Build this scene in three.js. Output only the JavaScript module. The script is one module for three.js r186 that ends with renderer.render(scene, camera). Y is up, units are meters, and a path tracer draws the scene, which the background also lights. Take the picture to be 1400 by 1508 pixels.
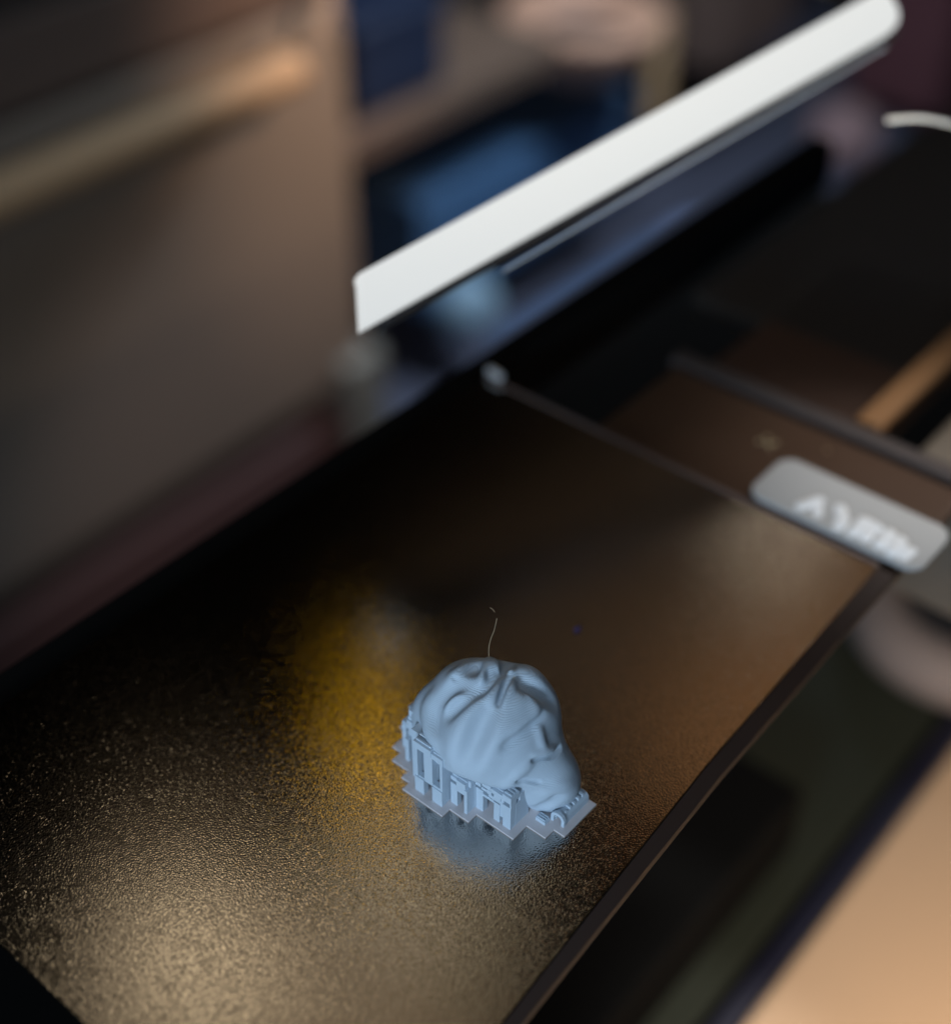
import * as THREE from 'three';
import { RoundedBoxGeometry } from 'three/addons/geometries/RoundedBoxGeometry.js';
import { mergeGeometries, mergeVertices, toCreasedNormals } from 'three/addons/utils/BufferGeometryUtils.js';
import { RectAreaLightUniformsLib } from 'three/addons/lights/RectAreaLightUniformsLib.js';

// ------------------------------------------------------------------ camera, exposure, large lights
const scene = new THREE.Scene();
scene.background = new THREE.Color(0.0025, 0.0023, 0.0022);
const camera = new THREE.PerspectiveCamera(39.76, 950 / 1024, 0.02, 30);
camera.position.set(0.1579, 0.321, 0.1972);
camera.lookAt(0.1579 - 0.4944, 0.321 - 0.6428, 0.1972 - 0.5851);
camera.focus = 0.391;
camera.updateProjectionMatrix();
const APERTURE = 0.015;                                   // metres across
camera.userData.fStop = camera.getFocalLength() / 1000 / APERTURE;
const renderer = new THREE.WebGLRenderer({ antialias: true });
renderer.toneMapping = THREE.LinearToneMapping;
renderer.toneMappingExposure = 1;
renderer.shadowMap.enabled = true;
RectAreaLightUniformsLib.init();

const COOL = [0.58, 0.79, 1.0], WARM = [1.0, 0.72, 0.42];
// names, labels and the meshes ------------------------------------------------
const used = {};
function numbered(name) {
  const n = used[name] = (used[name] ?? -1) + 1;
  return n ? name + '_' + String(n).padStart(3, '0') : name;
}
function tag(o, label, category, group) {
  o.userData.label = label; o.userData.category = category;
  if (group) o.userData.group = group;
  return o;
}
function thing(name, label, category, [x, y, z] = [0, 0, 0], group) {
  const o = new THREE.Group(); o.name = numbered(name); o.position.set(x, y, z); scene.add(o);
  return tag(o, label, category, group);
}
function part(name, geo, material, parent, label) {
  const m = new THREE.Mesh(geo, material); m.name = name; m.castShadow = m.receiveShadow = true; parent.add(m);
  if (label) m.userData.label = label;
  return m;
}
function structure(name, geo, material, label) {
  const m = part(numbered(name), geo, material, scene); m.userData.kind = 'structure'; if (label) m.userData.label = label; return m;
}
// a bevelled box between two corners
function box(x0, y0, z0, x1, y1, z1, r = 0.0002) {
  const w = x1 - x0, h = y1 - y0, d = z1 - z0;
  const g = r > 0 ? new RoundedBoxGeometry(w, h, d, 2, Math.min(r, w * 0.45, h * 0.45, d * 0.45)) : new THREE.BoxGeometry(w, h, d);
  return g.translate((x0 + x1) / 2, (y0 + y1) / 2, (z0 + z1) / 2);
}
function rod(a, b, r, seg = 20) {
  const A = new THREE.Vector3(...a), B = new THREE.Vector3(...b), L = A.distanceTo(B);
  const g = new THREE.CapsuleGeometry(r, Math.max(L, 1e-5), 8, seg);
  g.applyQuaternion(new THREE.Quaternion().setFromUnitVectors(new THREE.Vector3(0, 1, 0), B.clone().sub(A).normalize()));
  return g.translate((A.x + B.x) / 2, (A.y + B.y) / 2, (A.z + B.z) / 2);
}
function tube(points, r, seg = 60) {
  return new THREE.TubeGeometry(new THREE.CatmullRomCurve3(points.map((p) => new THREE.Vector3(...p))), seg, r, 10);
}
let seed = 7;
const rnd = () => { seed = (seed * 1664525 + 1013904223) >>> 0; return seed / 4294967296; };
const std = (r, g, b, rough, extra = {}) => { const m = new THREE.MeshPhysicalMaterial({ roughness: rough, ...extra }); m.color.setRGB(r, g, b); return m; };

// a lamp: glowing face and an area light of the same size in front of it
function lamp(root, faceName, pos, look, w, h, color, radiance, glow, tone = 0.8) {
  const g = new THREE.Group(); g.position.set(...pos);
  const q = new THREE.Quaternion().setFromRotationMatrix(new THREE.Matrix4().lookAt(new THREE.Vector3(...pos), new THREE.Vector3(...look), new THREE.Vector3(0, 1, 0.01)));
  const m = new THREE.MeshStandardMaterial({ roughness: 0.6 }); m.color.setRGB(tone, tone, tone);
  m.emissive.setRGB(color[0] * glow, color[1] * glow, color[2] * glow);
  const face = part(faceName, new THREE.BoxGeometry(w, h, 0.004), m, root);
  face.position.set(...pos); face.quaternion.copy(q); face.castShadow = false;
  const l = new THREE.RectAreaLight(0xffffff, radiance, w, h); l.color.setRGB(...color);
  l.position.copy(face.position).addScaledVector(new THREE.Vector3(0, 0, -1).applyQuaternion(q), 0.004); l.quaternion.copy(q);
  root.add(l);
  return face;
}
// a bulb: a small glowing ball with a spot light at its heart
function bulb(root, pos, look, color, candela, degrees, r = 0.03) {
  const m = new THREE.MeshStandardMaterial({ roughness: 0.5 }); m.emissive.setRGB(...color.map((c) => c * 0.3));
  const b = part('glowing_ball', new THREE.SphereGeometry(r, 16, 12), m, root); b.position.set(...pos); b.castShadow = false;
  const s = new THREE.SpotLight(0xffffff, candela, 0, degrees * Math.PI / 180, 0.8, 2); s.color.setRGB(...color);
  s.position.set(...pos); s.target.position.set(...look); s.castShadow = true; s.shadow.radius = 1.5; root.add(s); scene.add(s.target);
}
{
  const t = thing('softbox_lamp', 'large cool white lamp panel behind the camera, outside the picture', 'lamp');
  lamp(t, 'diffuser', [0.16, 0.13, 0.49], [-0.01, 0.015, -0.005], 0.16, 0.1, COOL, 43, 2.0);
  const f = thing('softbox_lamp', 'second cool lamp panel high above the camera, outside the picture', 'lamp');
  lamp(f, 'diffuser', [0.3, 0.62, 0.42], [-0.01, 0.02, -0.01], 0.3, 0.3, COOL, 3.2, 1.0);
  const u = thing('floor_lamp', 'warm lamp shining across the room at the cabinet, outside the picture', 'lamp');
  bulb(u, [-0.15, 0.38, -0.95], [-0.9, -0.17, -0.93], [1, 0.69, 0.5], 4, 22, 0.02);
  const q = thing('floor_lamp', 'second warm lamp aimed at the foot of the cabinet, outside the picture', 'lamp');
  bulb(q, [-0.2, 0.38, -0.6], [-0.9, -0.85, -0.6], [1, 0.8, 0.76], 1.2, 17, 0.02);
  const v = thing('ceiling_lamp', 'cool lamp above the shelves in the background, outside the picture', 'lamp');
  lamp(v, 'diffuser', [-0.7, 0.38, -1.6], [-1.3, -1, -1.85], 0.3, 0.3, [0.7, 0.85, 1], 55, 1);
  const w = thing('rear_spotlight', 'small cool spotlight over the back of the bed, outside the picture', 'lamp');
  bulb(w, [0.14, 0.42, -0.36], [0.03, 0, -0.23], [1, 0.97, 0.93], 0.6, 12, 0.012);
  const n = thing('lid_spotlight', 'warm spotlight shining up at the lid, outside the picture', 'lamp');
  bulb(n, [0.12, 0.12, 0.45], [-0.2, 0.45, -0.42], [1, 0.85, 0.65], 22, 25, 0.015);
  const k = thing('desk_lamp', 'warm lamp low over the wooden table, outside the picture', 'lamp');
  bulb(k, [0.30, -0.06, -0.1], [0.085, -0.3, -0.26], [1, 0.77, 0.55], 0.43, 48, 0.02);
}

// ------------------------------------------------------------------ surfaces computed once
function noiseField(n, passes) {                           // periodic band-passed noise, 0..1
  const a = new Float32Array(n * n); for (let i = 0; i < a.length; i++) a[i] = rnd() - 0.5;
  const blur = (src, r) => {
    const t = new Float32Array(n * n), o = new Float32Array(n * n), k = 1 / (2 * r + 1);
    for (let y = 0; y < n; y++) { let s = 0; for (let x = -r; x <= r; x++) s += src[y * n + ((x + n) % n)]; for (let x = 0; x < n; x++) { t[y * n + x] = s * k; s += src[y * n + ((x + r + 1) % n)] - src[y * n + ((x - r + n) % n)]; } }
    for (let x = 0; x < n; x++) { let s = 0; for (let y = -r; y <= r; y++) s += t[((y + n) % n) * n + x]; for (let y = 0; y < n; y++) { o[y * n + x] = s * k; s += t[((y + r + 1) % n) * n + x] - t[((y - r + n) % n) * n + x]; } }
    return o;
  };
  const out = new Float32Array(n * n);
  for (const [r0, r1, gain] of passes) {
    const f = blur(blur(a, r0), r0), c = blur(blur(a, r1), r1);
    let v = 0; for (let i = 0; i < f.length; i++) { f[i] -= c[i]; v += f[i] * f[i]; }
    v = gain / Math.sqrt(v / f.length); for (let i = 0; i < f.length; i++) out[i] += f[i] * v;
  }
  return out;
}
function dataTexture(n, fill, srgb) {
  const d = new Uint8Array(n * n * 4); for (let i = 0; i < n * n; i++) { const c = fill(i); d[i * 4] = c[0]; d[i * 4 + 1] = c[1]; d[i * 4 + 2] = c[2]; d[i * 4 + 3] = 255; }
  const t = new THREE.DataTexture(d, n, n); t.wrapS = t.wrapT = THREE.RepeatWrapping; t.magFilter = THREE.LinearFilter; t.minFilter = THREE.LinearMipmapLinearFilter; t.generateMipmaps = true;
  if (srgb) t.colorSpace = THREE.SRGBColorSpace; t.needsUpdate = true; return t;
}
const clamp8 = (v) => Math.max(0, Math.min(255, Math.round(v)));
const pebble = noiseField(1024, [[2, 5, 1], [7, 16, 0.22]]);
const pebbleBump = dataTexture(1024, (i) => { const v = clamp8(128 + 42 * pebble[i]); return [v, v, v]; });
const layerBump = (() => {                                 // rounded beads, one per printed layer
  const n = 64; return dataTexture(n, (i) => { const y = Math.floor(i / n) / n; const v = clamp8(255 * Math.sqrt(Math.max(0, 1 - (2 * y - 1) ** 2))); return [v, v, v]; });
})();

// ------------------------------------------------------------------ the print bed
{
  const bed = thing('print_bed', 'dark bronze textured printing plate under the small pale blue model', 'print bed', [-0.0535, 0, -0.0215]);
  const W = 0.173, D = 0.277;
  const m = std(0.40, 0.37, 0.34, 0.11, { metalness: 1, bumpMap: pebbleBump, bumpScale: 0.00004 });
  const s = new THREE.Shape([[-W / 2, D / 2], [W / 2 + 0.0135, D / 2], [W / 2 + 0.003, -0.03], [W / 2, -D / 2], [-W / 2, -D / 2]].map(([x, z]) => new THREE.Vector2(x, -z)));
  const sheet = new THREE.ExtrudeGeometry(s, { depth: 0.0006, bevelEnabled: true, bevelSize: 0.0001, bevelThickness: 0.0001, bevelSegments: 1 }).rotateX(-Math.PI / 2).translate(0, -0.0007, 0);
  const p = sheet.attributes.position, uv = sheet.attributes.uv;
  for (let i = 0; i < p.count; i++) uv.setXY(i, p.getX(i) / 0.06, p.getZ(i) / 0.06);
  part('steel_sheet', sheet, m, bed);
  const dark = std(0.02, 0.02, 0.022, 0.5);
  part('heater_plate', box(-W / 2 + 0.003, -0.009, -D / 2 + 0.003, W / 2 - 0.003, -0.0014, D / 2 - 0.003, 0.001), dark, bed);
  const rim = std(0.032, 0.017, 0.013, 0.6);
  const es = new THREE.Shape([[W / 2 + 0.0142, D / 2], [W / 2 + 0.0165, D / 2], [W / 2 + 0.008, -0.03], [W / 2 + 0.0062, -D / 2], [W / 2 + 0.0006, -D / 2], [W / 2 + 0.0036, -0.03]].map(([x, z]) => new THREE.Vector2(x, -z)));
  part('edge_strip', new THREE.ExtrudeGeometry(es, { depth: 0.003, bevelEnabled: true, bevelSize: 0.0003, bevelThickness: 0.0003, bevelSegments: 2 }).rotateX(-Math.PI / 2).translate(0, -0.0034, 0), rim, bed, 'dark reddish brown strip along the right edge');
  const rim2 = std(0.13, 0.09, 0.08, 0.5);
  part('edge_strip', box(-W / 2, -0.003, -D / 2 - 0.0030, W / 2, 0.0004, -D / 2 - 0.0006, 0.001), rim2, bed, 'thin paler strip along the far edge');
  part('corner_clip', rod([-W / 2 + 0.001, 0.0022, -D / 2 - 0.0035], [-W / 2 + 0.006, 0.0022, -D / 2 - 0.0028], 0.0017), std(0.55, 0.54, 0.55, 0.3), bed, 'small bright clip at the far corner');
}

// ------------------------------------------------------------------ the printed model
const plastic = std(0.45, 0.525, 0.61, 0.5, { specularIntensity: 0.6 });
const plasticFace = plastic.clone(); plasticFace.bumpMap = layerBump; plasticFace.bumpScale = 0.00009;
const plasticBrim = std(0.60, 0.55, 0.56, 0.45);
const MM = 0.001;
const model = thing('printed_model', 'small pale blue plastic model of a lumpy face over a columned facade', 'printed model');
const LUMPS = [[-11, 16, -9, 20, 20.5, 17.5], [-18.5, 23, -8.8, 11.3, 13.3, 11], [-6.8, 22, -16.3, 12.5, 14.3, 10.8], [-14, 26.5, -11, 9, 10.5, 9], [3.2, 9.5, -12, 11, 13, 9.9], [9, 6, -13.2, 7.4, 8.9, 7.6], [-12, 19, -1, 12, 11, 9.5], [-27.3, 17, -3.6, 6, 9.3, 7]];
const FOLDS = [
  { push: 2.4, width: 2.4, along: [[-15.6, 36.7, -15.3], [-14.2, 37.8, -12.2]] },
  { push: 1.5, width: 1, along: [[-17.8, 35.2, -16.7], [-15, 37.9, -10.9], [-12.5, 37.3, -6.9]] },
  { push: 1.3, width: 0.9, along: [[-17.7, 35, -17.1], [-13.1, 37.3, -14.3], [-10.7, 37.4, -13]] },
  { push: -0.9, width: 1.3, along: [[-13.2, 37.9, -11.2], [-11.1, 37.4, -8.7]] },
  { push: -2.8, width: 2.6, along: [[-19.2, 36.9, -7.4], [-17.3, 37.6, -9.3], [-16.7, 37.5, -12.2]] },
  { push: 1.6, width: 2, along: [[-21.3, 34.6, -3.4], [-20.1, 36.7, -7.7], [-19.7, 36.9, -10.7]] },
  { push: -1, width: 0.8, along: [[-21, 35.5, -4.8], [-19.7, 35.7, -4.3], [-18.1, 35.8, -3.8]] },
  { push: -2.3, width: 2, along: [[-19.9, 30.6, 1.8], [-19.6, 32.6, -0], [-18.4, 34.5, -1.8], [-16.5, 35.9, -3.4], [-13, 36.3, -4.2]] },
  { push: 1, width: 1.6, along: [[-16.9, 30, 3.4], [-17.3, 32, 1.3], [-16.2, 34.2, -1], [-14, 35.9, -3.3]] },
  { push: -2.2, width: 2, along: [[-16, 29.6, 4.1], [-14.8, 31.8, 2.1], [-13.5, 33.8, -.2], [-12.3, 35.3, -2.4], [-11.3, 36.2, -4.4]] },
  { push: 2, width: 2.6, along: [[-23.5, 30.5, -.2], [-24.5, 26.6, 1.7], [-23.2, 24.5, 3.8], [-20.4, 23.2, 6.3], [-15.9, 22.7, 8.3]] },
  { push: -1.5, width: 2.4, along: [[-19.9, 29.8, 2.4], [-19.1, 27, 5], [-16.1, 25.1, 7.3]] },
  { push: -2.6, width: 1.7, along: [[-12.1, 34.9, -19.7], [-10.6, 37.2, -14.2], [-9.9, 37.2, -9.1], [-10.8, 36.5, -5.2], [-13.3, 35.8, -3.2]] },
  { push: 1.7, width: 3, along: [[-9.4, 36.6, -6.3], [-10.1, 34.1, -.8], [-10.3, 29.8, 4.6], [-10, 23.8, 8.4], [-9.9, 19.2, 9.3]] },
  { push: -1.9, width: 3.6, along: [[-6.3, 34.7, -3.2], [-5.7, 32, 0.9], [-5, 28.2, 4.5], [-4.8, 24.3, 6.8]] },
  { push: 1.5, width: 3.2, along: [[-1.9, 33.7, -5], [-1, 29.4, 0.9], [-1.4, 23.5, 5.3], [-2.3, 19.5, 7]] },
  { push: 2.3, width: 1.4, along: [[-9.7, 37.2, -13.8], [-9, 37, -9.3], [-7.8, 36, -5.6], [-6.8, 35.1, -3.9]] },
  { push: -2.4, width: 1, along: [[-7.8, 37, -12.8], [-6.6, 36.4, -9.7], [-4.8, 34.9, -5]] },
  { push: 2, width: 1.2, along: [[-6.4, 36.7, -14.4], [-5.3, 36.2, -10.6], [-4, 34.8, -5.8]] },
  { push: 1.6, width: 1.3, along: [[-9.6, 36.9, -15.5]] },
  { push: 1.5, width: 3.4, along: [[-3, 35.7, -12.8], [-1.7, 34.4, -9], [-1, 33.4, -6.1]] },
  { push: 0.9, width: 0.8, along: [[-1.7, 35.1, -12.6], [-.6, 34.5, -13.1], [0.3, 33.9, -12.8]] },
  { push: 1.2, width: 2, along: [[-.2, 34.2, -12.9], [2, 32.5, -12.8], [3.5, 30.7, -10.7]] },
  { push: -2.6, width: 2.2, along: [[-7.2, 36.8, -14.4], [-4.2, 36.2, -14.3], [-.7, 34.7, -15.8], [1.9, 32.3, -17.8], [3.5, 29.1, -19.7]] },
  { push: 1.6, width: 3.4, along: [[-9.1, 35.9, -18.9], [-6.2, 35.2, -20.5], [-1.6, 34.1, -19.9]] },
  { push: -1.7, width: 1.5, along: [[3.5, 30.9, -13.6], [3.9, 30, -9.5], [3.6, 29.5, -5.6], [2.5, 28.6, -1.9], [1, 27.2, 1.2]] },
  { push: 1, width: 2, along: [[2.6, 31.9, -12.5], [2.1, 31.3, -7.3], [1.4, 30.2, -2.5]] },
  { push: 1.1, width: 1.5, along: [[4.6, 29.1, -10.4], [6.6, 25.8, -9.5], [8.9, 21.6, -8.9]] },
  { push: -0.2, width: 2.6, along: [[6.7, 25.2, -14.3], [8.7, 22, -13.3]] },
  { push: -1.9, width: 0.75, along: [[7.3, 22.2, -4.4], [8.8, 21.5, -8], [9.9, 20.5, -11], [9.5, 20.3, -14.7]] },
  { push: 1.4, width: 1.3, along: [[7.1, 23.5, -5], [8.4, 22.5, -8.5], [9.3, 21.3, -12.2]] },
  { push: -1.4, width: 0.8, along: [[5.5, 17.1, 0.8], [7.5, 16.3, -1.8], [10.2, 14.7, -4.8]] },
  { push: 1.3, width: 1.6, along: [[5.4, 18.4, 0.8], [6.6, 20, -1.4], [7.4, 21.9, -4.3]] },
  { push: 1.2, width: 1.7, along: [[3.7, 15.4, 2.9], [5.5, 16.7, 0.8], [6.3, 17.3, -.3]] },
  { push: -1.2, width: 1.4, along: [[9.2, 2.4, -4.7], [13.3, 7.1, -6], [15.5, 8.5, -9.1]] },
  { push: -1, width: 0.9, along: [[13.2, 8.5, -6], [14.3, 9.5, -7.5], [15, 9.4, -8.5]] },
  { push: 0.9, width: 2, along: [[10.9, 10, -4.4], [13.6, 12.9, -8.2], [15.8, 10.7, -12.3]] },
  { push: 0.7, width: 1.1, along: [[7.3, 15.7, -1.4], [12, 12.4, -5.9], [15.6, 10.3, -10.4]] },
];

{
  // every fold is a row of soft bumps (or dents) along a curve through its points
  const bumps = [];
  for (const f of FOLDS) {
    const P = f.along.map((q) => new THREE.Vector3(...q));
    if (P.length === 1) { bumps.push([...f.along[0], f.push, f.width]); continue; }
    const curve = new THREE.CatmullRomCurve3(P, false, 'centripetal'), L = curve.getLength(), n = Math.max(2, Math.ceil(L / (0.6 * f.width)));
    for (let i = 0; i <= n; i++) {
      const q = curve.getPointAt(i / n), ends = 1 - 0.7 * Math.abs(2 * i / n - 1) ** 3;
      bumps.push([q.x, q.y, q.z, f.push * ends * Math.min(1, L / n / (f.width * 1.772)), f.width]);
    }
  }
  const smin = (a, b, k) => { const h = Math.min(1, Math.max(0, 0.5 + 0.5 * (b - a) / k)); return b + (a - b) * h - k * h * (1 - h); };
  const inside = (x, y, z) => {
    let d = 1e9;
    LUMPS.forEach((e, i) => {
      const qx = (x - e[0]) / e[3], qy = (y - e[1]) / e[4], qz = (z - e[2]) / e[5];
      const k0 = Math.hypot(qx, qy, qz), k1 = Math.hypot(qx / e[3], qy / e[4], qz / e[5]) + 1e-9, v = k0 * (k0 - 1) / k1;
      d = i ? smin(d, v, 4) : v;
    });
    const cut = (z - (5.2 - (x + 10) * 0.2) - (y - 12.5) * 1.25) / 1.6 - Math.min(30, Math.max(0, (x - 3.5) * 1.6));
    d = -smin(-d, -cut, 2);
    if (d < 7) for (const b of bumps) {
      const r2 = (x - b[0]) ** 2 + (y - b[1]) ** 2 + (z - b[2]) ** 2, w2 = b[4] * b[4];
      if (r2 < 9 * w2) d -= b[3] * Math.exp(-r2 / w2);
    }
    return d;
  };
  let g = new THREE.BoxGeometry(2, 2, 2, 150, 150, 150); g.deleteAttribute('uv'); g.deleteAttribute('normal'); g = mergeVertices(g, 1e-5);
  const p = g.attributes.position, uv = new Float32Array(p.count * 2), dir = new THREE.Vector3(), c = [-8, 15, -10];
  for (let i = 0; i < p.count; i++) {
    dir.set(p.getX(i), p.getY(i), p.getZ(i));
    dir.set(Math.tan(dir.x * 0.7854), Math.tan(dir.y * 0.7854), Math.tan(dir.z * 0.7854)).normalize();
    let r = 42, s = 1;
    for (let k = 0; k < 40 && s > 0.02; k++) { s = inside(c[0] + dir.x * r, c[1] + dir.y * r, c[2] + dir.z * r); r -= Math.max(0.01, s * 0.55); }
    const y = Math.max(0.3, c[1] + dir.y * r);
    p.setXYZ(i, (c[0] + dir.x * r) * MM, y * MM, (c[2] + dir.z * r) * MM);
    uv[i * 2] = 0.5; uv[i * 2 + 1] = y / 0.36;
  }
  g.setAttribute('uv', new THREE.BufferAttribute(uv, 2)); g.computeVertexNormals();
  part('lumpy_face', g, plasticFace, model);
}
const mbox = (x0, y0, z0, x1, y1, z1, r = 0.12) => box(x0 * MM, y0 * MM, z0 * MM, x1 * MM, y1 * MM, z1 * MM, r * MM);
{
  const outline = [[-25.1, 12.7], [-10.2, 12.7], [-10.2, 9.5], [-3.3, 9.5], [-3.3, 6], [9.9, 6], [9.9, 0], [16.5, 0], [16.5, -3.8], [20.2, -3.8], [20.2, -18.4], [8, -18.4], [8, -24], [-2, -24], [-2, -29], [-20, -29], [-20, -24], [-33, -24], [-33, -16], [-41.6, -16], [-41.6, -4], [-38, -4], [-38, 3], [-34.6, 3], [-34.6, 6.8], [-28.2, 6.8], [-28.2, 9.8], [-25.1, 9.8]];
  const s = new THREE.Shape(outline.map(([x, z]) => new THREE.Vector2(x * MM, -z * MM)));
  const g = new THREE.ExtrudeGeometry(s, { depth: 0.0003, bevelEnabled: true, bevelSize: 0.0001, bevelThickness: 0.0001, bevelSegments: 1 }).rotateX(-Math.PI / 2).translate(0, 0.0001, 0);
  part('brim', g, plasticBrim, model, 'thin greyer stepped sheet under the model');
  const put = (name, ...b) => part(name, mbox(...b), plastic, model);
  const B = 0.3;                                           // top of the brim
  // tall block, front
  put('pillar', -22.4, B, 8.4, -19.0, 6.6, 10.5);
  put('pillar', -15.9, B, 8.4, -12.2, 6.6, 10.5);
  put('mullion', -22.5, 6.6, 8.2, -21.4, 18.6, 10.2);
  put('mullion', -18.9, 6.6, 8.2, -15.8, 18.6, 10.3);
  put('mullion', -13.1, 6.6, 8.2, -12.2, 18.2, 10.2);
  put('sill', -15.8, 6.3, 8.3, -13.1, 7.3, 10.1);
  put('sill', -21.4, 6.3, 8.3, -18.9, 7.0, 10.0);
  put('window_back', -21.4, 6.8, 0.6, -13.3, 18.0, 2.0);
  put('mullion', -18.9, 6.6, 2.1, -15.8, 18.0, 8.1);
  put('lintel', -22.6, 18.6, 4.0, -16.2, 21.2, 10.4);
  put('lintel', -16.2, 18.2, 4.0, -12.1, 20.2, 10.2);
  put('side_wall', -13.2, B, 0.5, -12.25, 18.1, 8.2);
  put('side_wall', -22.5, B, 0.5, -21.5, 18.4, 8.1);
  for (let k = 0; k < 3; k++) put('roof_slat', -22.2, 21.2 + k * 0.55, 8.9 - k * 1.5, -16.6 + k * 0.5, 21.8 + k * 0.55, 9.6 - k * 1.5, 0.1);
  for (let k = 0; k < 2; k++) put('roof_slat', -15.9, 20.2 + k * 0.5, 8.8 - k * 1.4, -12.5, 20.75 + k * 0.5, 9.5 - k * 1.4, 0.1);
  // low middle bay
  put('pillar', -11.6, B, 5.6, -9.2, 9.3, 7.4);
  put('wall', -11.7, 10.3, 3.2, -9.2, 11.8, 7.2);
  put('wall', -11.7, B, -1.0, -5.4, 10.2, 0.6);
  put('side_wall', -5.6, B, 0.7, -5.1, 10.2, 4.6);
  put('block', -9.3, 7.6, 4.7, -6.0, 12.2, 7.7);
  put('pilaster', -6.3, B, 4.7, -5.2, 10.2, 7.9);
  put('ledge', -11.6, 11.8, 2.0, -6.2, 12.5, 6.6);
  put('wall', -6.1, 10.3, 2.8, -5.2, 12.8, 6.2);
  // right bay
  put('pillar', -5.0, B, 2.2, -2.4, 9.4, 4.3);
  put('pillar', 1.4, B, 2.2, 3.5, 8.0, 4.2);
  put('pillar', 4.7, B, 2.2, 7.5, 9.7, 4.3);
  put('wall', -5.0, B, -3.0, 6.4, 10.5, -1.6);
  put('wall', -5.0, 8.7, -1.5, 6.4, 10.5, 2.0);
  put('wall', 3.4, 3.1, 2.1, 4.8, 8.3, 3.9);
  put('block', 3.5, B, -1.4, 4.7, 3.0, 0.6);
  put('beam', -2.5, 7.6, 2.1, 1.5, 8.6, 4.4);
  put('beam', -0.6, 8.7, 2.1, 4.6, 9.9, 4.2);
  put('beam', -5.1, 10.6, 1.0, -3.2, 12.0, 4.4);
  put('beam', -3.3, 9.5, 1.9, -1.4, 10.5, 4.0);
  put('beam', -2.9, 11.4, 0.8, 0.2, 13.2, 4.2);
  put('beam', -1.0, 9.9, 1.5, 0.6, 11.5, 4.4);
  put('beam', 1.4, 9.9, 1.5, 3.9, 11.5, 4.3);
  put('beam', 0.4, 11.4, 0.6, 4.8, 13.0, 4.35);
  put('beam', 4.4, 11.3, 0.4, 7.5, 13.9, 4.3);
  put('mullion', 3.9, 9.8, 1.8, 4.9, 11.4, 4.1);
  put('mullion', 7.0, 9.6, 1.8, 7.5, 11.4, 4.2);
  put('side_wall', 6.5, B, -3.9, 7.5, 9.6, 2.1);
  put('side_wall', 6.5, 9.6, -2.6, 7.5, 12.4, 0.3);
  for (let k = 0; k < 3; k++) put('roof_slat', 4.6, 13.9, 2.9 - k * 1.1, 7.1, 14.35, 3.5 - k * 1.1, 0.1);
  for (let k = 0; k < 2; k++) put('roof_slat', -2.7, 13.2, 2.7 - k * 1.2, 4.2, 13.6, 3.4 - k * 1.2, 0.1);
  // stepped bays on the left
  put('wall', -26.2, B, -2, -22.7, 20.5, 7.2);
  put('wall', -31.9, 9.6, -8, -26.3, 17.6, 2.4);
  put('pillar', -31.9, B, 1.2, -30.4, 9.7, 4.2);
  put('pillar', -28.2, B, 1.2, -26.4, 9.7, 4.2);
  put('mullion', -31.7, 17.6, 0.6, -30.2, 20.2, 2.2);
  put('mullion', -28.6, 17.6, 0.8, -27.0, 22.0, 2.6);
  put('beam', -31.9, 15.2, 2.3, -30.0, 16.5, 3.0);
  put('beam', -28.8, 12.2, 2.3, -26.5, 13.4, 3.2);
  put('pillar', -36.0, B, -1.6, -34.4, 10.5, 0.9);
  put('pillar', -33.4, B, -1.6, -32.1, 9.0, 1.3);
  put('beam', -36.1, 9.2, -4, -32.0, 11.2, 0.6);
  put('wall', -39.2, B, -12, -36.2, 9.8, -5.6);
  // low vaulted passage and step at the right
  const arch = new THREE.Shape(); arch.moveTo(-2.0 * MM, 0); arch.lineTo(-2.0 * MM, 1.9 * MM); arch.absarc(0, 1.9 * MM, 2.0 * MM, Math.PI, 0, true); arch.lineTo(2.0 * MM, 0); arch.lineTo(1.25 * MM, 0); arch.lineTo(1.25 * MM, 1.8 * MM); arch.absarc(0, 1.8 * MM, 1.25 * MM, 0, Math.PI, false); arch.lineTo(-1.25 * MM, 0); arch.closePath();
  const ring = (d, x, z, sc) => new THREE.ExtrudeGeometry(arch, { depth: d * MM, bevelEnabled: true, bevelSize: 0.00008, bevelThickness: 0.00008, bevelSegments: 1, curveSegments: 18 }).scale(sc, sc, 1).translate(x * MM, B * MM, z * MM);
  part('arch', ring(1.0, 16.0, -7.0, 1.12), plastic, model);
  part('vault', ring(10.6, 16.0, -17.8, 0.98), plastic, model);
  for (let k = 0; k < 5; k++) put('rough_cap', 15.2 + 0.7 * rnd(), 3.6, -16.8 + k * 1.9, 17.3, 4.2 + 0.7 * rnd(), -15.6 + k * 1.9, 0.3);
  put('step', 10.5, B, -5.4, 13.9, 1.7, -3.1);
  for (let k = 0; k < 3; k++) put('step', 10.8, 1.7, -5.3 + k * 0.75, 13.6, 2.15, -4.85 + k * 0.75, 0.1);
}
part('plastic_hair', tube([[-16.3, 37.2, -14.8], [-17.6, 39.6, -16.2], [-18.3, 41.8, -17.9], [-18.6, 43.6, -19.7], [-19.4, 46.1, -21.8]].map((p) => p.map((v) => v * MM)), 0.00007), std(0.5, 0.38, 0.25, 0.4), model, 'fine hair of plastic rising from the top');
part('plastic_hair', tube([[-20.5, 47.5, -22.2], [-21.3, 48, -22.3], [-22.1, 48.4, -22]].map((p) => p.map((v) => v * MM)), 0.00006, 20), std(0.5, 0.38, 0.25, 0.4), model);
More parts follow.
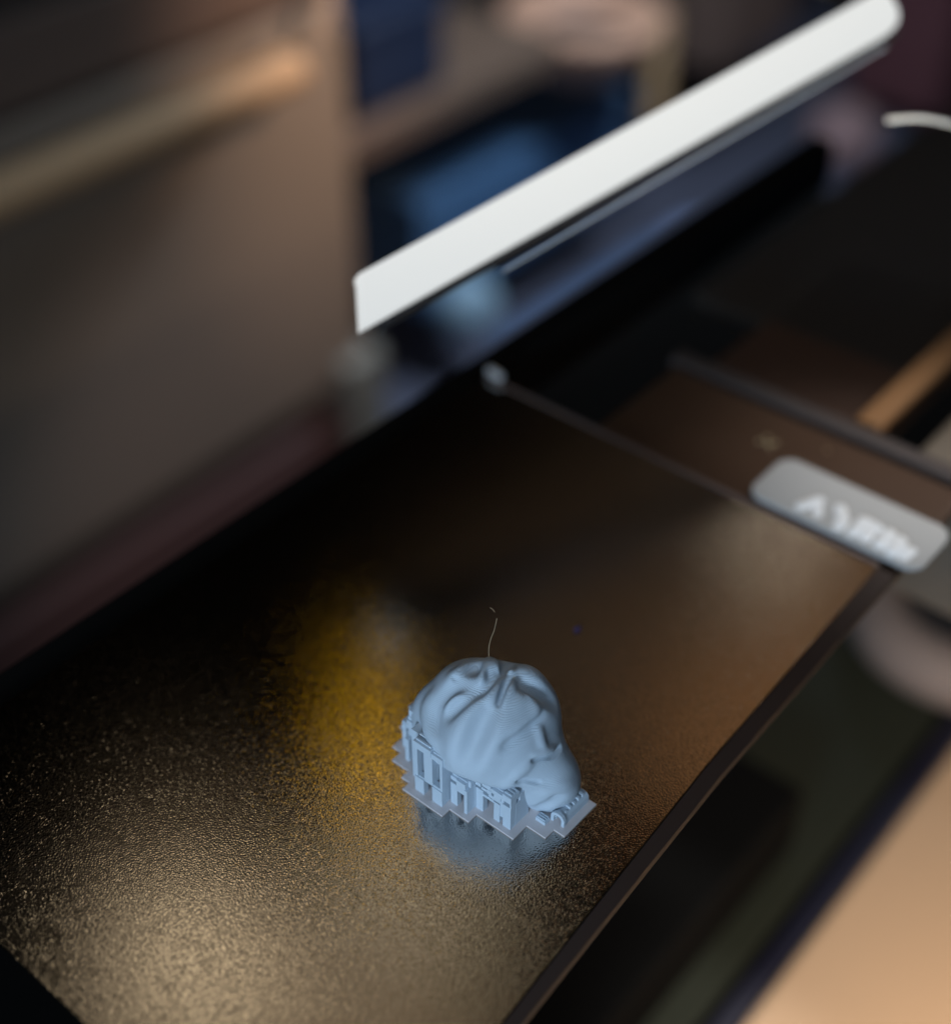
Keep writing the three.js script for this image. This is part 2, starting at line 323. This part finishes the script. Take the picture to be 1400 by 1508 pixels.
{
  const g = new THREE.IcosahedronGeometry(0.0011, 2); const p = g.attributes.position;
  for (let i = 0; i < p.count; i++) p.setXYZ(i, p.getX(i) * 0.7, p.getY(i) * 0.5 + 0.0005, p.getZ(i) * 1.5);
  const o = part(numbered('plastic_crumb'), g, std(0.16, 0.13, 0.42, 0.4), scene); o.position.set(-0.026, 0, -0.071);
  tag(o, 'tiny violet crumb lying alone on the dark plate behind the model', 'crumb');
}

// ------------------------------------------------------------------ round the bed
const black = std(0.005, 0.005, 0.005, 0.9, { specularIntensity: 0.1 });
structure('side_rail', box(-0.157, -0.03, -0.45, -0.1425, -0.004, 0.3, 0.003), black, 'black rail along the left edge of the plate');
structure('front_rail', box(-0.14, -0.12, 0.122, 0.06, -0.09, 0.2, 0.003), black, 'black rail at the near end of the plate');
structure('chamber_floor', box(-0.405, -0.32, -0.95, 0.008, -0.305, 0.25, 0), black, 'black floor beneath the plate');
{
  const t = thing('rear_ledge', 'dark brown ledge behind the far edge of the plate', 'ledge', [-0.05, -0.004, -0.2]);
  part('board', box(-0.04, -0.006, -0.022, 0.088, 0, 0.035, 0.002), std(0.055, 0.026, 0.013, 0.5), t);
  part('trim_strip', box(-0.045, -0.006, -0.033, 0.092, 0.0015, -0.024, 0.002), std(0.05, 0.038, 0.036, 0.6), t, 'pale greyish strip along the back of the ledge');
}
{
  const t = thing('name_plate', 'grey rounded plate with white lettering at the far right corner of the bed', 'plate', [0.012, 0, -0.178]);
  const s = new THREE.Shape(), w = 0.033, h = 0.0135, r = 0.006;
  s.moveTo(-w + r, -h); s.lineTo(w - r, -h); s.absarc(w - r, -h + r, r, -Math.PI / 2, 0); s.lineTo(w, h - r); s.absarc(w - r, h - r, r, 0, Math.PI / 2); s.lineTo(-w + r, h); s.absarc(-w + r, h - r, r, Math.PI / 2, Math.PI); s.lineTo(-w, -h + r); s.absarc(-w + r, -h + r, r, Math.PI, Math.PI * 1.5);
  part('plate_body', new THREE.ExtrudeGeometry(s, { depth: 0.0012, bevelEnabled: true, bevelSize: 0.0004, bevelThickness: 0.0003, bevelSegments: 2, curveSegments: 10 }).rotateX(-Math.PI / 2).translate(0, 0.0005, 0), std(0.42, 0.42, 0.42, 0.5), t);
  const white = std(0.85, 0.87, 0.9, 0.5), y0 = 0.0021, y1 = 0.0027;
  // lettering too blurred to read: thick white strokes that run into one another
  const st = (x0, z0, x1, z1, r2) => part('letter', rod([x0, y0, z0], [x1, y0, z1], r2, 10).scale(1, 0.6, 1), white, t);
  st(-0.014, 0.0085, -0.011, 0.0015, 0.0026); st(-0.011, 0.0015, -0.0075, 0.0085, 0.0022);
  st(-0.003, 0.0005, 0.0005, 0.005, 0.0026); st(0.0005, 0.005, 0.0015, 0.0095, 0.0027);
  st(0.007, 0.0015, 0.007, 0.009, 0.0029); st(0.0105, 0.004, 0.0115, 0.009, 0.0027); st(0.009, 0.001, 0.012, 0.0015, 0.0024);
  st(0.0165, 0.002, 0.017, 0.009, 0.003); st(0.021, 0.003, 0.022, 0.0095, 0.0032); st(0.018, 0.0055, 0.025, 0.006, 0.0028); st(0.026, 0.0095, 0.0265, 0.005, 0.0024);
}
{
  const gold = std(0.6, 0.45, 0.25, 0.3);
  const t = thing('plastic_crumbs', 'cluster of tiny golden crumbs on the dark ledge above the grey plate', 'crumbs', [-0.034, -0.004, -0.201]);
  for (let k = 0; k < 9; k++) { const g = new THREE.TetrahedronGeometry(0.0004 + 0.0005 * rnd(), 1); g.rotateX(rnd() * 6).rotateZ(rnd() * 6).translate((rnd() - 0.5) * 0.007, 0.0005, (rnd() - 0.5) * 0.007); part('crumb', g, gold, t); }
  const o = part(numbered('plastic_crumb'), new THREE.TetrahedronGeometry(0.0009, 1).scale(1, 0.6, 0.6), gold, scene); o.position.set(-0.014, -0.0035, -0.211);
  tag(o, 'single bright golden crumb right of the crumb cluster on the ledge', 'crumb');
}
// light bar
{
  const A = new THREE.Vector3(-0.125, 0.078, -0.083), Bv = new THREE.Vector3(-0.072, 0.117, -0.324);
  const t = thing('light_bar', 'glowing white light bar slanting across the top of the picture', 'light', [A.x, A.y, A.z]);
  const along = Bv.clone().sub(A), L = along.length(); along.normalize();
  const toEye = new THREE.Vector3(0.494, 0.643, 0.585), out = toEye.clone().addScaledVector(along, -toEye.dot(along)).normalize();
  const across = new THREE.Vector3().crossVectors(out, along).normalize();
  const frame = new THREE.Matrix4().makeBasis(along, across, out);
  const h = 0.0076;
  const glow = new THREE.MeshStandardMaterial({ roughness: 0.4 }); glow.color.setRGB(0.12, 0.125, 0.13); glow.emissive.setRGB(0.62, 0.645, 0.65);
  const s = new THREE.Shape(); s.moveTo(-0.008, -h); s.lineTo(L - 0.012, -h); s.quadraticCurveTo(L, -h, L, h * 0.2); s.lineTo(L, h * 0.6); s.quadraticCurveTo(L, h, L - 0.004, h); s.lineTo(0.002, h); s.quadraticCurveTo(0, h, 0, h - 0.002); s.closePath();
  part('diffuser', new THREE.ExtrudeGeometry(s, { depth: 0.003, bevelEnabled: true, bevelSize: 0.0006, bevelThickness: 0.001, bevelSegments: 3 }).applyMatrix4(frame), glow, t);
  part('housing', box(0.001, -h - 0.001, -0.008, L - 0.003, h - 0.001, -0.0015, 0.001).applyMatrix4(frame), std(0.012, 0.014, 0.02, 0.7), t);
  part('lower_shade', box(0.001, -h - 0.0024, -0.008, L - 0.004, -h - 0.0018, 0.0045, 0.0003).applyMatrix4(frame), std(0.012, 0.014, 0.02, 0.7), t);
  part('lower_lip', rod([0.05, -h - 0.0055, -0.004], [L - 0.008, -h - 0.0035, -0.004], 0.00035, 8).applyMatrix4(frame), std(0.5, 0.6, 0.75, 0.25), t, 'thin pale wire below the bar');
  part('hanger', rod([L - 0.006, h - 0.004, -0.007], [L - 0.006, h + 0.25, -0.16], 0.002).applyMatrix4(frame), std(0.02, 0.02, 0.022, 0.6), t);
  const l = new THREE.RectAreaLight(0xffffff, 0.65, L, 2 * h); l.color.setRGB(0.95, 0.98, 1); l.matrixAutoUpdate = true;
  l.position.copy(along.clone().multiplyScalar(L / 2).addScaledVector(out, 0.0055));
  l.quaternion.setFromRotationMatrix(new THREE.Matrix4().makeBasis(along, across.clone().negate(), out.clone().negate()));
  t.add(l);
}

// ------------------------------------------------------------------ right of the bed, below
{
  const t = thing('wooden_table', 'pale warm wooden table edge out of focus at the lower right', 'table', [0.010, -0.3, -0.1]);
  part('table_top', box(0.012, -0.02, -0.9, 0.7, 0, 0.6, 0.004), std(0.66, 0.46, 0.30, 0.6), t);
  part('edge_band', box(0.0, -0.02, -0.9, 0.0115, -0.001, 0.6, 0.002), std(0.012, 0.013, 0.03, 0.5), t, 'dark navy band along the table edge');
  const m = thing('cutting_mat', 'dark olive green mat on the floor right of the plate', 'mat', [-0.05, -0.305, -0.36]);
  part('mat_sheet', box(-0.10, 0, -0.11, 0.055, 0.003, 0.5, 0.002), std(0.014, 0.018, 0.009, 0.8), m);
  const k = thing('black_box', 'black box in the gap between the plate and the table', 'box', [-0.07, -0.3015, -0.03]);
  part('box_body', box(-0.06, 0, -0.235, 0.058, 0.05, 0.28, 0.004), black, k);
  const r = thing('tape_roll', 'pale pinkish round roll cut off by the right edge of the picture', 'roll', [-0.014, -0.302, -0.472]);
  part('ring', new THREE.TorusGeometry(0.056, 0.019, 20, 60).rotateX(Math.PI / 2).scale(1, 1.1, 1).translate(0, 0.02, 0), std(0.24, 0.20, 0.19, 0.7), r);
  part('core', new THREE.CylinderGeometry(0.037, 0.037, 0.03, 40).translate(0, 0.016, 0), std(0.02, 0.02, 0.025, 0.7), r, 'dark middle of the roll');
}
// ------------------------------------------------------------------ the room on the left, far out of focus
{
  const tan = std(0.225, 0.185, 0.15, 0.6), tanDark = std(0.05, 0.037, 0.032, 0.7), tanDeep = std(0.12, 0.082, 0.066, 0.7);
  const c = thing('wooden_cabinet', 'brown wooden cabinet filling the blurred upper left', 'cabinet', [-0.9, -0.95, -0.84]);
  part('carcass', box(-0.5, -0.35, 0, -0.012, 0.94, 1.0, 0.004), tanDark, c);
  part('drawer_front', box(-0.011, 0.86, 0.004, 0, 0.935, 0.9, 0.004), tan, c);
  part('drawer_front', box(-0.011, 0.745, 0.004, -0.003, 0.82, 0.9, 0.004), tanDeep, c, 'darker upper drawer front');
  part('door', box(-0.011, 0.27, 0.004, 0.002, 0.735, 0.9, 0.004), tan, c);
  part('base_board', box(-0.011, -0.3, 0.02, 0.004, 0.23, 0.9, 0.004), std(0.12, 0.066, 0.064, 0.7), c, 'dark reddish board at the foot of the cabinet');
  part('corner_foot', box(-0.03, 0.1, -0.02, 0.02, 0.3, 0.05, 0.01), std(0.22, 0.23, 0.21, 0.6), c, 'grey corner piece at the foot');
  const r = thing('wooden_rod', 'orange brown rounded wooden rod across the front of the cabinet', 'rod', [-0.86, -0.247, -0.72]);
  part('rod_shaft', rod([0, 0, 0], [0, 0, 0.6], 0.02), std(0.6, 0.4, 0.23, 0.6), r);
  part('end_mount', box(-0.04, -0.012, 0.0, -0.005, 0.012, 0.02, 0.003), tanDark, r);
  const white = thing('thin_rod', 'thin pale slanting rod above the end of the wooden rod', 'rod', [-0.86, -0.2, -0.76]);
  part('rod_shaft', rod([0, -0.02, 0], [0.0, 0.12, -0.09], 0.006), std(0.5, 0.42, 0.36, 0.4), white);

  structure('room_floor', box(-3.5, -1.32, -5, 1.2, -1.3, 2, 0), std(0.045, 0.028, 0.027, 0.8));
  structure('room_wall', box(-2.6, -1.3, -6, -2.5, 1.6, 2, 0), std(0.12, 0.095, 0.09, 0.9));
  const b = thing('bench', 'grey blue bench top behind the light bar, out of focus', 'bench', [-1.3, -1.22, -2.3]);
  part('bench_top', box(-0.5, -0.04, -1.6, 0.35, 0, 1.2, 0.01), std(0.13, 0.135, 0.19, 0.5), b);
  const crate = (name, label, cat, x, y, z, w, h, d, col) => { const t = thing(name, label, cat, [x, y, z]); part('box_body', box(-w / 2, 0, -d / 2, w / 2, h, d / 2, 0.01), std(...col, 0.6), t); part('box_lid', box(-w / 2 - 0.006, h - 0.03, -d / 2 - 0.006, w / 2 + 0.006, h + 0.004, d / 2 + 0.006, 0.006), std(...col, 0.5), t); return t; };
  crate('storage_box', 'long deep blue box above the left half of the light bar, blurred', 'box', -1.42, -1.05, -1.72, 0.2, 0.22, 0.62, [0.08, 0.17, 0.32]);
  crate('storage_box', 'navy box at the top edge beside the cabinet, blurred', 'box', -1.35, -0.6, -1.32, 0.16, 0.14, 0.2, [0.01, 0.018, 0.045]);
  crate('storage_box', 'brown box at the top edge left of the light bar end, blurred', 'box', -1.45, -0.9, -2.5, 0.25, 0.22, 0.3, [0.16, 0.1, 0.08]);
  crate('storage_box', 'maroon box in the top right corner, blurred', 'box', -1.2, -1.15, -3.15, 0.25, 0.3, 0.35, [0.16, 0.06, 0.07]);
  crate('storage_box', 'blue box under the middle of the light bar, blurred', 'box', -1.1, -1.2, -1.75, 0.25, 0.09, 0.5, [0.12, 0.2, 0.36]);
  const sh = thing('shelf_board', 'brown shelf board beside the cabinet under the navy box', 'shelf', [-1.35, -0.65, -1.4]);
  part('board', box(-0.15, 0, -0.3, 0.1, 0.045, 0.3, 0.005), std(0.16, 0.1, 0.07, 0.6), sh);
  const bowl = thing('bowl', 'pale pinkish bowl with a dark hollow at the top edge of the picture', 'bowl', [-1.3, -0.72, -1.82]);
  part('shell', new THREE.LatheGeometry([[0.001, 0], [0.07, 0.005], [0.13, 0.05], [0.15, 0.1], [0.14, 0.115], [0.10, 0.11], [0.075, 0.07], [0.03, 0.03], [0.001, 0.025]].map((q) => new THREE.Vector2(...q)), 40), std(0.6, 0.33, 0.22, 0.6), bowl);
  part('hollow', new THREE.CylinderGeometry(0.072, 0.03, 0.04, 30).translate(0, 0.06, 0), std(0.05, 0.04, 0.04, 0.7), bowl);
  const stick = thing('candle_stick', 'short upright tan stick right of the pinkish bowl', 'stick', [-1.3, -0.9, -2.08]);
  part('stick_body', rod([0, 0, 0], [0, 0.2, 0], 0.022), std(0.62, 0.38, 0.2, 0.6), stick);
  const blob = (label, x, y, z, rr, sy, col) => { const t = thing('small_ball', label, 'ball', [x, y, z]); part('ball_body', new THREE.SphereGeometry(rr, 24, 18).scale(1, sy, 1).translate(0, rr * sy, 0), std(...col, 0.8), t); };
  blob('pale blue ball below the left end of the light bar, blurred', -1.3, -1.12, -1.5, 0.06, 1, [0.35, 0.5, 0.62]);
  blob('lavender blue ball below the middle right of the light bar, blurred', -1.15, -1.22, -2.05, 0.085, 0.9, [0.28, 0.36, 0.6]);
  blob('pinkish ball below the right end of the light bar, blurred', -1.2, -1.22, -2.75, 0.085, 0.9, [0.45, 0.28, 0.28]);
}
// ------------------------------------------------------------------ behind the plate, upper right
{
  const p = thing('grey_panel', 'dark grey rounded panel below the right end of the light bar', 'panel', [-0.11, -0.03, -0.42]);
  part('panel_body', box(-0.03, -0.01, -0.22, 0.09, 0, 0.11, 0.005), std(0.035, 0.035, 0.036, 0.6), p);
  const w = thing('white_tube', 'short white curved tube at the right edge near the top', 'tube', [-0.05, 0.09, -0.29]);
  part('tube_body', tube([[0, 0, 0], [0.012, 0.002, -0.006], [0.03, -0.004, -0.018], [0.06, -0.03, -0.03]], 0.001), std(0.8, 0.82, 0.82, 0.3), w);
  const o = thing('orange_strip', 'orange brown strip slanting up behind the grey plate', 'strip', [-0.012, -0.008, -0.30]);
  part('strip_body', box(-0.006, -0.004, -0.12, 0.005, 0.002, 0.06, 0.002), std(0.26, 0.13, 0.055, 0.5), o);
  const bx = thing('cardboard_box', 'dull brown box behind the ledge at the right edge', 'box', [0.05, -0.03, -0.33]);
  part('box_body', box(-0.045, -0.06, -0.2, 0.08, 0.012, 0.08, 0.004), std(0.14, 0.115, 0.09, 0.6), bx);
  const d = thing('brown_tray', 'dark reddish brown tray between the ledge and the grey panel', 'tray', [-0.05, -0.03, -0.29]);
  part('tray_body', box(-0.05, -0.02, -0.1, 0.03, 0, 0.05, 0.004), std(0.075, 0.04, 0.028, 0.6), d);
}
// ------------------------------------------------------------------ the lid above, mirrored in the plate
{
  const t = thing('printer_lid', 'dark lid over the plate, outside the picture', 'lid', [0, 0.45, 0]);
  part('frame', box(-0.66, 0.01, -1.1, 0.06, 0.03, 0.12, 0), std(0.0012, 0.0012, 0.0012, 1, { specularIntensity: 0 }), t);
  const brown = std(0.115, 0.064, 0.031, 0.6);
  part('rear_panel', box(-0.40, -0.001, -0.95, -0.182, 0.008, -0.36, 0.002), std(0.019, 0.012, 0.007, 0.7), t);
  part('board', box(-0.18, -0.002, -0.95, 0.05, 0.008, -0.37, 0.002), brown, t);
  part('pad', box(-0.26, -0.014, -0.25, -0.18, -0.004, -0.15, 0.003), std(0.17, 0.17, 0.15, 0.6), t);
  part('inner_panel', box(-0.43, -0.003, -0.16, -0.10, 0.006, 0.1, 0.002), std(0.04, 0.033, 0.025, 0.6), t);
  const y = thing('yellow_tag', 'yellow tag hanging on a cord under the lid, outside the picture', 'tag', [-0.18, 0.22, -0.125]);
  part('tag_body', box(-0.05, -0.001, -0.0075, 0.032, 0.001, 0.0075, 0.0006).rotateY(-0.745), std(0.85, 0.55, 0.01, 0.5), y);
  part('cord', rod([0, 0.001, 0], [0, 0.22, 0], 0.0006), std(0.05, 0.05, 0.05, 0.7), y);
  const l = thing('lid_lamp', 'warm lamp under the lid, outside the picture', 'lamp');
  lamp(l, 'diffuser', [-0.275, 0.44, -0.055], [-0.275, 0.0, -0.055], 0.075, 0.06, [1, 0.82, 0.54], 1.7, 0.7, 0.04);
}

renderer.render(scene, camera);
